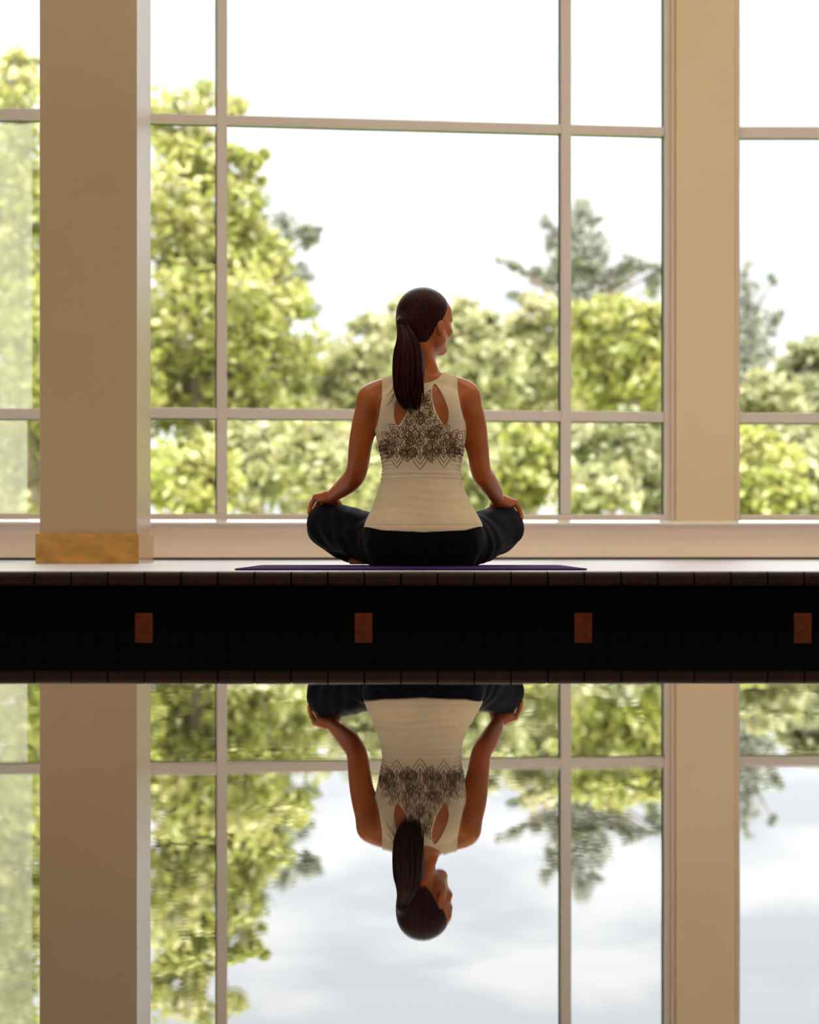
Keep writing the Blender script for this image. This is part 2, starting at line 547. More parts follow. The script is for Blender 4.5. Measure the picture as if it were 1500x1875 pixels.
def leaf_mesh(name, blobs, n, size, seed, m, parent, clump=0.16, origin=Vector((0, 0, 0)), flat=0.0):
    """blobs: (centre, radii, share) - leaves gather in small clusters towards the outside of each blob"""
    rg = np.random.default_rng(seed)
    P, T = [], []
    tot = sum(b[1].x * b[1].z for b in blobs)
    for c, r, in blobs:
        nb = max(160, int(n * r.x * r.z / tot))
        nc = max(5, nb // 34)
        d = rg.normal(size=(nc, 3)); d /= np.linalg.norm(d, axis=1)[:, None]
        rad = rg.random(nc) ** 0.42
        cc = d * rad[:, None] * np.array(r) + np.array(c)
        ctint = rg.random(nc)
        idx = rg.integers(0, nc, nb)
        s = clump * min(r.x, r.z) * (0.6 + 0.9 * rg.random(nc))
        off = rg.normal(size=(nb, 3)) * s[idx][:, None] * np.array([1, 1, 0.75])
        P.append(cc[idx] + off)
        T.append(np.clip(0.55 * ctint[idx] + 0.45 * rg.random(nb), 0, 1))
    P = np.concatenate(P); T = np.concatenate(T)
    N = len(P)
    P -= np.array(origin)
    nrm = rg.normal(size=(N, 3)); nrm[:, 2] += 0.5; nrm /= np.linalg.norm(nrm, axis=1)[:, None]
    a = np.cross(nrm, rg.normal(size=(N, 3))); a /= np.linalg.norm(a, axis=1)[:, None]
    b = np.cross(nrm, a)
    sz = size * (0.55 + 0.9 * rg.random(N))[:, None]
    V = np.empty((N, 4, 3))
    V[:, 0] = P - a * sz * 0.6
    V[:, 1] = P + b * sz * 0.36 + nrm * sz * 0.08
    V[:, 2] = P + a * sz * 0.6
    V[:, 3] = P - b * sz * 0.36 + nrm * sz * 0.08
    me = bpy.data.meshes.new(name)
    me.vertices.add(N * 4); me.loops.add(N * 4); me.polygons.add(N)
    me.vertices.foreach_set('co', V.reshape(-1).astype(np.float32))
    me.loops.foreach_set('vertex_index', np.arange(N * 4, dtype=np.int32))
    me.polygons.foreach_set('loop_start', np.arange(0, N * 4, 4, dtype=np.int32))
    me.polygons.foreach_set('loop_total', np.full(N, 4, dtype=np.int32))
    me.update(calc_edges=True)
    at_ = me.attributes.new('tint', 'FLOAT', 'POINT')
    at_.data.foreach_set('value', np.repeat(T, 4).astype(np.float32))
    me.materials.append(m)
    o = bpy.data.objects.new(name, me)
    COL.objects.link(o); o.parent = parent
    return o

def tube(pts, rad, seg=8):
    vs, fs = [], []
    pts = [Vector(p) for p in pts]
    prev = None
    for i, p in enumerate(pts):
        t = (pts[min(i + 1, len(pts) - 1)] - pts[max(i - 1, 0)]).normalized()
        ref = prev if prev is not None else (Vector((0, 1, 0)) if abs(t.y) < .9 else Vector((1, 0, 0)))
        a = (ref - t * ref.dot(t)).normalized()
        prev = a
        b = t.cross(a)
        for k in range(seg):
            q = 2 * math.pi * k / seg
            vs.append(p + (a * math.cos(q) + b * math.sin(q)) * rad[i])
    for i in range(len(pts) - 1):
        for k in range(seg):
            k2 = (k + 1) % seg
            fs.append((i * seg + k, i * seg + k2, (i + 1) * seg + k2, (i + 1) * seg + k))
    fs.append(tuple(range(seg))[::-1])
    fs.append(tuple((len(pts) - 1) * seg + k for k in range(seg)))
    return vs, fs

def wood(name, chains, parent, origin):
    V, Fc = [], []
    for pts, rad in chains:
        v, f = tube([p - origin for p in pts], rad)
        n = len(V); V += v; Fc += [tuple(i + n for i in q) for q in f]
    return link_mesh(name, V, Fc, M['bark'], parent, True)

def tree(kind, label, D, blobs, mname, n, size, seed, base_px=None, clump=0.16, cat='tree', group=None, trunk=True):
    """blobs in picture units (column, row, half width, half height) at distance D, each with its own depth"""
    rg = random.Random(seed)
    bl = []
    for b in blobs:
        dd = b[4] if len(b) > 4 else rg.uniform(-0.8, 0.8) * b[2] * D / F
        c = at(b[0], b[1], D + dd)
        rx, rz = b[2] * D / F, b[3] * D / F
        bl.append((c, Vector((rx, max(min(rx, rz * 1.4), rz * .7), rz))))
    bx = base_px if base_px is not None else sum(b[0] for b in blobs) / len(blobs)
    base = Vector(((bx - 750) * D / F, D, -0.6))
    e = empty(kind, base)
    tag(e, label, cat, group)
    leaf_mesh('crown', bl, n, size, seed, M[mname], e, clump, base)
    if trunk:
        topb = max(bl, key=lambda q: q[0].z)
        H = topb[0].z - base.z
        r0 = 0.018 * H + 0.04
        mid = base.lerp(topb[0], 0.5) + Vector((rg.uniform(-.1, .1) * H * .2, 0, 0))
        chains = [([base, base.lerp(mid, .5), mid, topb[0]], [r0 * 1.25, r0, r0 * .75, r0 * .25])]
        for c, r in bl:
            if c is topb[0]:
                continue
            t = min(0.9, max(0.15, (c.z - base.z) / H * 0.75))
            s = base.lerp(mid, t / .5) if t < .5 else mid.lerp(topb[0], (t - .5) / .5)
            chains.append(([s, s.lerp(c, .5) + Vector((0, 0, .04 * H)), c], [r0 * .4, r0 * .28, r0 * .1]))
        wood('trunk', chains, e, base)
    return e

# near yellow-green maples on the left
tree('maple_tree', 'bright yellow-green leafy tree filling the leftmost window beside the pillar', 42,
     [(25, 118, 34, 42), (20, 170, 60, 85), (70, 150, 40, 40), (60, 250, 90, 110), (-60, 300, 110, 140), (40, 420, 120, 150), (150, 400, 90, 150), (-80, 560, 150, 170), (70, 620, 150, 160),
      (160, 640, 110, 170), (20, 800, 180, 130), (180, 780, 130, 120), (60, 920, 200, 110)], 'leaf_maple', 17000, .20, 1, 80)
tree('maple_tree', 'bright yellow-green tree just right of the pillar, stepping down toward the window centre', 45,
     [(300, 205, 40, 22), (375, 180, 42, 44), (425, 192, 24, 24), (470, 290, 44, 26), (440, 330, 60, 40), (400, 300, 70, 60), (330, 260, 70, 80), (340, 400, 110, 110), (430, 400, 62, 60),
      (440, 470, 80, 70), (500, 480, 50, 42), (400, 560, 130, 110), (500, 560, 62, 60), (440, 650, 120, 90), (540, 650, 60, 60), (320, 650, 120, 130), (360, 760, 150, 90), (480, 760, 110, 80)],
     'leaf_maple', 20000, .21, 2, 360)
tree('pine_tree', 'grey-green pine boughs poking out behind the bright left-hand tree', 75,
     [(536, 424, 46, 24), (506, 408, 36, 20), (560, 436, 24, 18), (535, 502, 50, 20), (560, 566, 46, 17), (500, 520, 40, 30), (480, 470, 50, 60), (470, 560, 60, 70), (460, 680, 60, 90), (450, 380, 40, 40)],
     'leaf_pine', 8000, .26, 3, 470, .22)
# middle distance
tree('broadleaf_tree', 'olive green tree left of the seated woman, below the open sky', 82,
     [(660, 640, 52, 62), (625, 680, 55, 60), (690, 720, 70, 80), (600, 740, 60, 80)], 'leaf_mid', 5200, .34, 4)
tree('broadleaf_tree', 'olive green round-topped tree directly behind the seated woman\'s head', 92,
     [(752, 545, 26, 26), (750, 590, 55, 50), (790, 600, 50, 50), (760, 680, 80, 80), (720, 640, 50, 60)], 'leaf_mid', 5400, .35, 5)
tree('broadleaf_tree', 'pale green tree at the right of the seated woman\'s head and neck', 72,
     [(850, 575, 34, 34), (880, 610, 50, 50), (830, 640, 60, 70), (900, 680, 70, 80), (850, 720, 70, 70)], 'leaf_mid', 5600, .36, 6)
tree('broadleaf_tree', 'yellowish tree left of the tall pine, under its long left bough', 78,
     [(950, 590, 34, 34), (1000, 575, 48, 40), (960, 650, 70, 70), (1010, 680, 60, 80), (930, 740, 60, 60)], 'leaf_mid', 6000, .33, 7)
tree('maple_tree', 'bright yellow-green bushy tree below the tall pine, left of the wall column', 60,
     [(1120, 590, 60, 50), (1070, 590, 40, 50), (1180, 580, 42, 40), (1100, 660, 70, 70), (1180, 660, 65, 80), (1240, 640, 60, 80), (1130, 730, 90, 60)], 'leaf_maple', 8000, .25, 8)
tree('pine_tree', 'tall grey-green pine with spreading boughs above the other trees', 100,
     [(1066, 390, 22, 24), (1052, 425, 26, 32), (1003, 406, 12, 18), (1012, 436, 16, 26), (1028, 470, 20, 26), (1097, 438, 22, 9), (1088, 404, 18, 9), (1074, 462, 34, 34), (1056, 500, 46, 30),
      (916, 474, 12, 9), (940, 487, 20, 11), (968, 497, 22, 11), (1000, 508, 30, 17), (1112, 508, 32, 15), (1142, 500, 22, 10), (1146, 478, 28, 9), (1168, 491, 22, 8), (1194, 486, 16, 6), (1210, 494, 10, 7), (938, 540, 22, 9),
      (1060, 560, 50, 40), (1200, 525, 16, 26)], 'leaf_pine', 12000, .26, 9, 1056, .30)
tree('pine_tree', 'narrow dark pine with drooping twigs beside the right edge of the wall column', 90,
     [(1366, 488, 11, 22), (1370, 540, 19, 36), (1378, 600, 24, 42), (1372, 660, 38, 42), (1416, 510, 7, 9), (1426, 578, 11, 13), (1416, 602, 12, 16), (1400, 634, 17, 10), (1410, 652, 12, 13), (1350, 720, 60, 60), (1340, 590, 30, 60)],
     'leaf_pine', 5500, .24, 10, 1362, .28)
tree('broadleaf_tree', 'dark green tree at the far right edge of the right window', 70,
     [(1490, 640, 42, 42), (1460, 690, 50, 50), (1530, 690, 60, 80), (1480, 760, 80, 60)], 'leaf_dark', 5200, .30, 11)
tree('broadleaf_tree', 'pale yellow-green tree low in the right window, below the drooping pine twigs', 62,
     [(1385, 720, 50, 40), (1420, 745, 60, 50), (1370, 790, 60, 50), (1460, 820, 70, 50)], 'leaf_mid', 5200, .27, 12)
# lower belt of shrubs in front of the trees
bushes = [
 ('leaf_maple', 340, 880, 120, 90, 36, 'yellow-green shrub in the lowest pane just right of the pillar'),
 ('leaf_mid', 470, 860, 110, 110, 40, 'pale green shrub low behind the left arm\'s side of the big window'),
 ('leaf_mid', 600, 850, 100, 110, 34, 'soft green shrub behind the seated woman\'s left elbow'),
 ('leaf_mid', 730, 850, 100, 120, 46, 'green shrub hidden mostly by the seated woman\'s back'),
 ('leaf_mid', 860, 850, 90, 110, 56, 'light green shrub just right of the seated woman\'s waist'),
 ('leaf_maple', 970, 850, 80, 100, 49, 'yellow shrub between the woman\'s right arm and the right mullion'),
 ('leaf_dark', 1110, 820, 80, 70, 42, 'dark olive shrub in the small lower pane left of the wall column'),
 ('leaf_mid', 1090, 900, 90, 60, 38, 'pale shrub at the bottom of the small pane left of the wall column'),
 ('leaf_dark', 1200, 860, 70, 90, 46, 'dark shrub right beside the left edge of the wall column'),
 ('leaf_maple', 1390, 870, 80, 100, 40, 'bright shrub low in the right window next to the wall column'),
 ('leaf_mid', 1500, 880, 80, 90, 42, 'green shrub low at the far right of the right window'),
]
for i, (mn, x, y, rx, ry, D, lab) in enumerate(bushes):
    rg = random.Random(100 + i)
    bl = [(x + rg.uniform(-.5, .5) * rx, y + rg.uniform(-.45, .4) * ry, rx * rg.uniform(.4, .65), ry * rg.uniform(.4, .6)) for _ in range(6)]
    bl.append((x, y + 10, rx * .9, ry * .85))
    bl.append((x, 995, rx * .8, 45))
    tree('shrub', lab, D, bl, mn, 4200, .0052 * D, 200 + i, x, .18, 'shrub')
# trees and shrubs beyond both sides of the frame, seen only from a step aside
tree('maple_tree', 'bright leafy tree beyond the left side of the leftmost window', 56, [(-330, 400, 100, 120), (-280, 500, 110, 130), (-400, 520, 110, 130), (-330, 680, 150, 140), (-330, 830, 170, 110)], 'leaf_maple', 11000, .28, 51, -330)
tree('broadleaf_tree', 'olive leafy tree farther left outside the frame', 58, [(-800, 420, 130, 160), (-860, 560, 140, 160), (-720, 600, 140, 160), (-790, 800, 200, 140)], 'leaf_mid', 9000, .30, 52, -790)
tree('broadleaf_tree', 'olive leafy tree beyond the right side of the right window', 60, [(1720, 600, 90, 100), (1680, 720, 110, 110), (1790, 740, 110, 120), (1730, 870, 150, 110)], 'leaf_mid', 8000, .30, 53, 1730)
tree('maple_tree', 'bright leafy tree farther right outside the frame', 50, [(2000, 500, 110, 130), (1960, 660, 130, 130), (2080, 680, 130, 140), (2010, 840, 170, 130)], 'leaf_maple', 9000, .26, 54, 2010)
# distant wood behind, and trees outside the frame on both sides
far = [(560, 700, 'far tree mass low behind the pine boughs'), (720, 690, 'far tree mass behind the seated woman\'s shoulders'), (900, 700, 'far tree mass at the right of the seated woman'),
       (1060, 690, 'far tree mass behind the tall pine\'s foot'), (1240, 700, 'far tree mass behind the wall column'), (1420, 740, 'far tree mass low in the right window')]
for i, (x, y, lab) in enumerate(far):
    rg = random.Random(300 + i)
    bl = [(x + rg.uniform(-60, 60), y + rg.uniform(-30, 120), rg.uniform(60, 85), rg.uniform(50, 80)) for _ in range(5)] + [(x, y + 130, 120, 120)]
    tree('broadleaf_tree', lab, 112 if i % 2 else 138, bl, 'leaf_mid' if i % 2 else 'leaf_dark', 5200, .62, 400 + i, x, .2)

# ------------------------------------------------------------------ signed-distance modelling
class Field:
    def __init__(s, lo, hi, h):
        s.lo = np.array(lo, float); s.h = h
        s.n = np.ceil((np.array(hi) - s.lo) / h).astype(int) + 1
        s.f = np.full(s.n, 0.2, np.float32)
    def sub(s, lo, hi):
        a = np.clip(np.floor((np.array(lo) - s.lo) / s.h).astype(int), 0, s.n)
        b = np.clip(np.ceil((np.array(hi) - s.lo) / s.h).astype(int) + 1, 0, s.n)
        sl = tuple(slice(a[i], b[i]) for i in range(3))
        g = [s.lo[i] + s.h * np.arange(a[i], b[i]) for i in range(3)]
        X = g[0][:, None, None].astype(np.float32); Y = g[1][None, :, None].astype(np.float32); Z = g[2][None, None, :].astype(np.float32)
        return sl, X, Y, Z
    def blend(s, sl, d, k):
        if min(s.f[sl].shape) == 0: return
        a = s.f[sl]
        if k > 0:
            h = np.maximum(k - np.abs(a - d), 0) / k
            s.f[sl] = np.minimum(a, d) - h * h * k * 0.25
        else:
            s.f[sl] = np.minimum(a, d)
    def carve(s, sl, d, k):
        a = s.f[sl]; d = -d
        h = np.maximum(k - np.abs(a - d), 0) / k
        s.f[sl] = np.maximum(a, d) + h * h * k * 0.25
    def cap(s, p, q, r0, r1, k=0.02, yscale=1.0):
        p = np.array(p, float); q = np.array(q, float)
        m = max(r0, r1) + k + 0.012
        sl, X, Y, Z = s.sub(np.minimum(p, q) - m, np.maximum(p, q) + m)
        d = q - p; L = float(d @ d) + 1e-12
        t = np.clip(((X - p[0]) * d[0] + (Y - p[1]) * d[1] + (Z - p[2]) * d[2]) / L, 0, 1)
        D = np.sqrt((X - p[0] - t * d[0]) ** 2 + ((Y - p[1] - t * d[1]) / yscale) ** 2 + (Z - p[2] - t * d[2]) ** 2) - (r0 + (r1 - r0) * t)
        s.blend(sl, D.astype(np.float32), k)
    def chain(s, pts, rad, k=0.02, ys=1.0):
        """a limb: spline through the joints, one smooth blend with what is there"""
        P = [np.array(p, float) for p in pts]; n = len(P); S = 6
        pp, rr = [], []
        for i in range(n - 1):
            a, b, c, d = P[max(i - 1, 0)], P[i], P[i + 1], P[min(i + 2, n - 1)]
            ra, rb_, rc, rd = rad[max(i - 1, 0)], rad[i], rad[i + 1], rad[min(i + 2, n - 1)]
            for j in range(S):
                u = j / S
                def cr(a, b, c, d): return .5 * (2 * b + (c - a) * u + (2 * a - 5 * b + 4 * c - d) * u * u + (3 * b - a - 3 * c + d) * u ** 3)
                pp.append(cr(a, b, c, d)); rr.append(cr(ra, rb_, rc, rd))
        pp.append(P[-1]); rr.append(rad[-1])
        A_ = np.array(pp); m = max(rad) + k + .015
        sl, X, Y, Z = s.sub(A_.min(0) - m, A_.max(0) + m)
        D = None
        for i in range(len(pp) - 1):
            p, d = pp[i], pp[i + 1] - pp[i]; L = float(d @ d) + 1e-12
            t = np.clip(((X - p[0]) * d[0] + (Y - p[1]) * d[1] + (Z - p[2]) * d[2]) / L, 0, 1)
            q = np.sqrt((X - p[0] - t * d[0]) ** 2 + (Y - p[1] - t * d[1]) ** 2 + (Z - p[2] - t * d[2]) ** 2) - (rr[i] + (rr[i + 1] - rr[i]) * t)
            q = q.astype(np.float32)
            D = q if D is None else np.minimum(D, q)
        s.blend(sl, D, k)
    def ell(s, c, r, k=0.02, rz=0.0, carve=False, rx=0.0):
        c = np.array(c, float); m = max(r) + k + 0.012
        sl, X, Y, Z = s.sub(c - m, c + m)
        x, y, z = X - c[0], Y - c[1], Z - c[2]
        ca, sa = math.cos(rz), math.sin(rz)
        u, v = x * ca + y * sa, -x * sa + y * ca
        if rx:
            cb, sb = math.cos(rx), math.sin(rx)
            v, z = v * cb + z * sb, -v * sb + z * cb
        q = np.sqrt((u / r[0]) ** 2 + (v / r[1]) ** 2 + (z / r[2]) ** 2)
        q2 = np.sqrt((u / r[0] ** 2) ** 2 + (v / r[1] ** 2) ** 2 + (z / r[2] ** 2) ** 2) + 1e-6
        D = (q * (q - 1) / q2).astype(np.float32)
        if carve: s.carve(sl, D, k)
        else: s.blend(sl, D, k)
    def mesh(s):
        """naive surface nets"""
        f = s.f; ins = f < 0
        c = [ins[i:ins.shape[0] - 1 + i, j:ins.shape[1] - 1 + j, k:ins.shape[2] - 1 + k] for i in (0, 1) for j in (0, 1) for k in (0, 1)]
        cnt = sum(x.astype(np.uint8) for x in c)
        act = (cnt > 0) & (cnt < 8)
        I = np.argwhere(act)
        idx = np.full(act.shape, -1, np.int64); idx[act] = np.arange(len(I))
        acc = np.zeros((len(I), 3)); wt = np.zeros(len(I))
        cor = [(i, j, k) for i in (0, 1) for j in (0, 1) for k in (0, 1)]
        vals = {q: f[I[:, 0] + q[0], I[:, 1] + q[1], I[:, 2] + q[2]].astype(float) for q in cor}
        for a in cor:
            for ax in range(3):
                if a[ax] == 0:
                    b = list(a); b[ax] = 1; b = tuple(b)
                    va, vb = vals[a], vals[b]
                    x = (va < 0) != (vb < 0)
                    t = np.where(x, va / np.where(x, va - vb, 1), 0)
                    P = np.array(a, float)[None, :].repeat(len(I), 0)
                    P[:, ax] += t
                    acc[x] += P[x]; wt[x] += 1
        V = (I + acc / wt[:, None]) * s.h + s.lo
        Q = []
        for ax in range(3):
            o1, o2 = [(1, 2), (2, 0), (0, 1)][ax]
            a = np.moveaxis(ins, ax, 0)
            sa = [slice(None)] * 3; sb = [slice(None)] * 3
            sa[ax] = slice(0, -1); sb[ax] = slice(1, None)
            A_, B_ = ins[tuple(sa)], ins[tuple(sb)]
            E = np.argwhere(A_ != B_)
            ok = (E[:, o1] > 0) & (E[:, o2] > 0) & (E[:, o1] < ins.shape[o1] - 1) & (E[:, o2] < ins.shape[o2] - 1)
            E = E[ok]
            flip = A_[E[:, 0], E[:, 1], E[:, 2]]
            def g(d1, d2):
                e = E.copy(); e[:, o1] -= d1; e[:, o2] -= d2
                return idx[e[:, 0], e[:, 1], e[:, 2]]
            q = np.stack([g(1, 1), g(0, 1), g(0, 0), g(1, 0)], 1)
            q[~flip] = q[~flip][:, ::-1]
            Q.append(q)
        return V, np.concatenate(Q)

def np_mesh(name, V, Q, m, parent=None, smooth_iter=2):
    me = bpy.data.meshes.new(name)
    N, K = len(V), len(Q)
    V = V.copy()
    E = np.concatenate([Q[:, [0, 1]], Q[:, [1, 2]], Q[:, [2, 3]], Q[:, [3, 0]]])
    for it in range(smooth_iter):
        for lam in (0.55, -0.56):
            s = np.zeros_like(V); n = np.zeros(N)
            for a, b in ((0, 1), (1, 0)):
                for ax in range(3):
                    s[:, ax] += np.bincount(E[:, a], V[E[:, b], ax], N)
                n += np.bincount(E[:, a], minlength=N)
            V += lam * (s / np.maximum(n, 1)[:, None] - V)
    me.vertices.add(N); me.loops.add(K * 4); me.polygons.add(K)
    me.vertices.foreach_set('co', V.reshape(-1).astype(np.float32))
    me.loops.foreach_set('vertex_index', Q.reshape(-1).astype(np.int32))
    me.polygons.foreach_set('loop_start', np.arange(0, K * 4, 4, dtype=np.int32))
    me.polygons.foreach_set('loop_total', np.full(K, 4, dtype=np.int32))
    me.polygons.foreach_set('use_smooth', np.ones(K, bool))
    me.update(calc_edges=True)
    me.validate()
    me.materials.append(m)
    o = bpy.data.objects.new(name, me)
    COL.objects.link(o)
    if parent: o.parent = parent
    return o, V

# ------------------------------------------------------------------ the seated woman
PD = 5.72                                   # distance of her spine
PX = (775 - 750) * PD / F                   # her x
MATZ = 0.005
def L(px, py, y):
    """a point of her body seen at (px, py), y metres in front of her spine"""
    D = PD + y
    return np.array(((px - 750) * D / F - PX, y, CAMZ + (HY - py) * D / F - MATZ))

def lx(px): return (px - 750) * PD / F - PX
def lz(py): return CAMZ + (HY - py) * PD / F - MATZ
# torso profile: row, left edge, right edge, centre depth, half depth
TP = [(1030, 690, 860, .000, .085), (1005, 678, 872, .000, .108), (975, 679, 871, .000, .112), (942, 685, 863, .004, .106), (918, 692, 855, .008, .098), (888, 700, 843, .014, .090),
      (868, 703, 840, .016, .086), (850, 704, 840, .016, .086), (830, 700, 845, .014, .090), (810, 695, 848, .010, .096), (790, 690, 851, .006, .101),
      (768, 690, 849, .002, .103), (745, 695, 842, -.002, .098), (722, 703, 833, -.006, .086), (705, 722, 815, -.008, .066), (690, 738, 800, -.008, .05)]
tz = np.array([lz(t[0]) for t in TP]); tl = np.array([lx(t[1]) for t in TP]); tr_ = np.array([lx(t[2]) for t in TP])
tcy = np.array([t[3] for t in TP]); tb = np.array([t[4] for t in TP])
def smooth_interp(z, xs, ys):
    # piecewise-linear, then averaged over a small window to round the kinks
    return sum(np.interp(z + o, xs, ys) for o in (-.018, -.009, 0, .009, .018)) / 5
def torso(F_, k=0.02, groove=True):
    sl, X, Y, Z = F_.sub((-.25, -.2, -.01), (.25, .2, .66))
    zz = Z[0, 0, :]
    l = smooth_interp(zz, tz, tl); r = smooth_interp(zz, tz, tr_)
    cx = ((l + r) / 2).astype(np.float32); a = ((r - l) / 2).astype(np.float32)
    cy_ = smooth_interp(zz, tz, tcy).astype(np.float32); b = smooth_interp(zz, tz, tb).astype(np.float32)
    u = (X - cx) / a; v = (Y - cy_) / b
    e = 2.35
    q = (np.abs(u) ** e + np.abs(v) ** e) ** (1 / e)
    D = (q - 1) * np.minimum(a, b) * 0.9
    D = np.maximum(D, Z - lz(694)); D = np.maximum(D, lz(1034) - Z)
    if groove:
        gz = np.clip((Z - .2) / .08, 0, 1) * np.clip((.60 - Z) / .05, 0, 1)
        D = D + 0.006 * np.exp(-((X - cx) / .013) ** 2) * (Y < cy_) * gz
    F_.blend(sl, D.astype(np.float32), k)

SH_L = L(682, 731, -.005); SH_R = L(852, 727, -.005)
def shoulders(F_):
    nb = L(769, 692, -.012)
    F_.cap(nb, L(694, 714, -.008), .034, .027, .022)
    F_.cap(nb, L(843, 709, -.008), .034, .027, .022)
    F_.cap(L(769, 690, -.012), L(727, 708, -.03), .034, .026, .02)
    F_.cap(L(769, 690, -.012), L(812, 706, -.03), .034, .026, .02)
    F_.cap(L(700, 722, .0), SH_L, .040, .0465, .024)
    F_.cap(L(838, 720, .0), SH_R, .040, .0465, .024)
    F_.ell(L(722, 750, -.062), (.045, .030, .060), .02)      # shoulder blades
    F_.ell(L(816, 748, -.062), (.045, .030, .060), .02)
    F_.ell(L(737, 778, .085), (.052, .045, .048), .02)       # chest, front
    F_.ell(L(802, 778, .085), (.052, .045, .048), .02)
def pelvis(F_):
    F_.ell((-.075, -.025, .092), (.100, .090, .090), .03)
    F_.ell((.078, -.025, .092), (.100, .090, .090), .03)

KL = L(603, 962, .30); KR = L(918, 966, .30)
HIPL = np.array((-.085, .02, .094)); HIPR = np.array((.088, .02, .094))
def legs(F_, feet=True, k=0.025):
    F_.chain([HIPL, L(690, 988, .12), L(640, 972, .22), KL], [.088, .078, .071, .0655], k)
    F_.chain([HIPR, L(862, 988, .12), L(892, 976, .22), KR], [.088, .078, .070, .0640], k)
    # shins cross in front: her right one (screen right) nearer, her left one farther out
    F_.chain([KL, L(632, 990, .33), L(668, 1003, .37), L(735, 1017, .40), L(775, 1021, .40)], [.058, .056, .050, .036, .031], k)
    F_.chain([KR, L(888, 993, .30), L(855, 1006, .30), L(790, 1019, .28), L(742, 1023, .27)], [.058, .055, .048, .035, .031], k)
    if feet:
        for A_, T, s in ((L(775, 1021, .40), L(868, 1029, .42), 1), (L(742, 1023, .27), L(662, 1031, .22), -1)):
            d = T - A_; d /= np.linalg.norm(d)
            A_ = np.array((A_[0], A_[1], max(A_[2], .034))); T = np.array((T[0], T[1], .014))
            F_.chain([A_, A_ + (T - A_) * .55, T], [.031, .026, .015], .02)
            sd_ = np.array((-d[1], d[0], 0))
            F_.cap(A_ - d * .03, A_, .026, .028, .02)
            for j in range(5):
                off = (j - 2) * .0145
                b_ = T - d * .022 + sd_ * off
                F_.cap((b_[0], b_[1], .016), (b_ + d * (.046 - .005 * j))[:2].tolist() + [.011], .012, .0085 if j else .011, .006)

def fr(d, n):
    d = d / np.linalg.norm(d); n = n - d * (n @ d); n /= np.linalg.norm(n)
    return d, n, np.cross(d, n)
def hand(F_, W, d, down, side, curls, spread, thumbdir):
    """W wrist, d towards the knuckles, down = palm side, side=+1/-1 where the thumb is"""
    d, n, s = fr(np.array(d, float), np.array(down, float))
    s = s * side
    lens = [(.040, .024, .019), (.044, .027, .020), (.040, .025, .019), (.031, .019, .017)]
    mr = [.0105, .0108, .0102, .0095]
    for j in range(4):
        off = (.5 - j / 3.0) * .062
        K = W + d * (.082 - .003 * abs(j - 1) - .004 * (j == 3)) + s * off - n * (.003 - .002 * abs(j - 1.5))
        R0 = W + d * .012 + s * off * .45
        F_.cap(R0, K, .0150, mr[j] + .0012, .012)
        p = K; ang_ = 0.0
        for q in range(3):
            ang_ += curls[j][q]
            v = d * math.cos(ang_) + n * math.sin(ang_) + s * (.5 - j / 3.0) * spread
            v /= np.linalg.norm(v)
            r0 = mr[j] - .0011 * q; r1 = mr[j] - .0011 * (q + 1)
            p2 = p + v * lens[j][q]
            F_.cap(p, p2, r0 * .93, r1 * .93, .0045)
            p = p2
    F_.ell(W + d * .045 + n * .002, (.030, .030, .014), .012, 0)
    # thumb leaves the side of the palm near its base
    T0 = W + d * .022 + s * .022 + n * .004
    td = d * thumbdir[0] + s * thumbdir[1] + n * thumbdir[2]; td /= np.linalg.norm(td)
    T1 = T0 + td * .038
    t2 = td * .8 + d * .35 + n * .35; t2 /= np.linalg.norm(t2)
    T2 = T1 + t2 * .030
    t3 = td * .5 + d * .5 + n * .6; t3 /= np.linalg.norm(t3)
    T3 = T2 + t3 * .022
    F_.cap(T0, T1, .0150, .0118, .010); F_.cap(T1, T2, .0112, .0098, .004); F_.cap(T2, T3, .0098, .0078, .004)

EL = L(654, 860, .065); WL = L(607, 909, .245)
ER = L(881, 862, .065); WR = L(912, 916, .245)
def arms(F_, k=.022):
    F_.chain([SH_L, L(668, 770, .015), L(660, 815, .035), EL, L(644, 879, .11), L(627, 894, .175), WL], [.043, .0385, .0372, .0335, .0340, .0285, .0200], k)
    F_.chain([SH_R, L(868, 770, .015), L(874, 815, .035), ER, L(892, 881, .11), L(904, 900, .175), WR], [.043, .0375, .0360, .0325, .0325, .0280, .0200], k)
    cur = [(.70, .70, .35), (.74, .72, .4), (.78, .72, .4), (.82, .75, .4)]
    hand(F_, WL, (-.36, .90, -.12), (-.30, -.05, -1), -1, cur, .16, (.55, .80, .30))
    hand(F_, WR, (.42, .84, -.22), (.38, -.05, -1), 1, cur, .16, (.45, .90, .35))

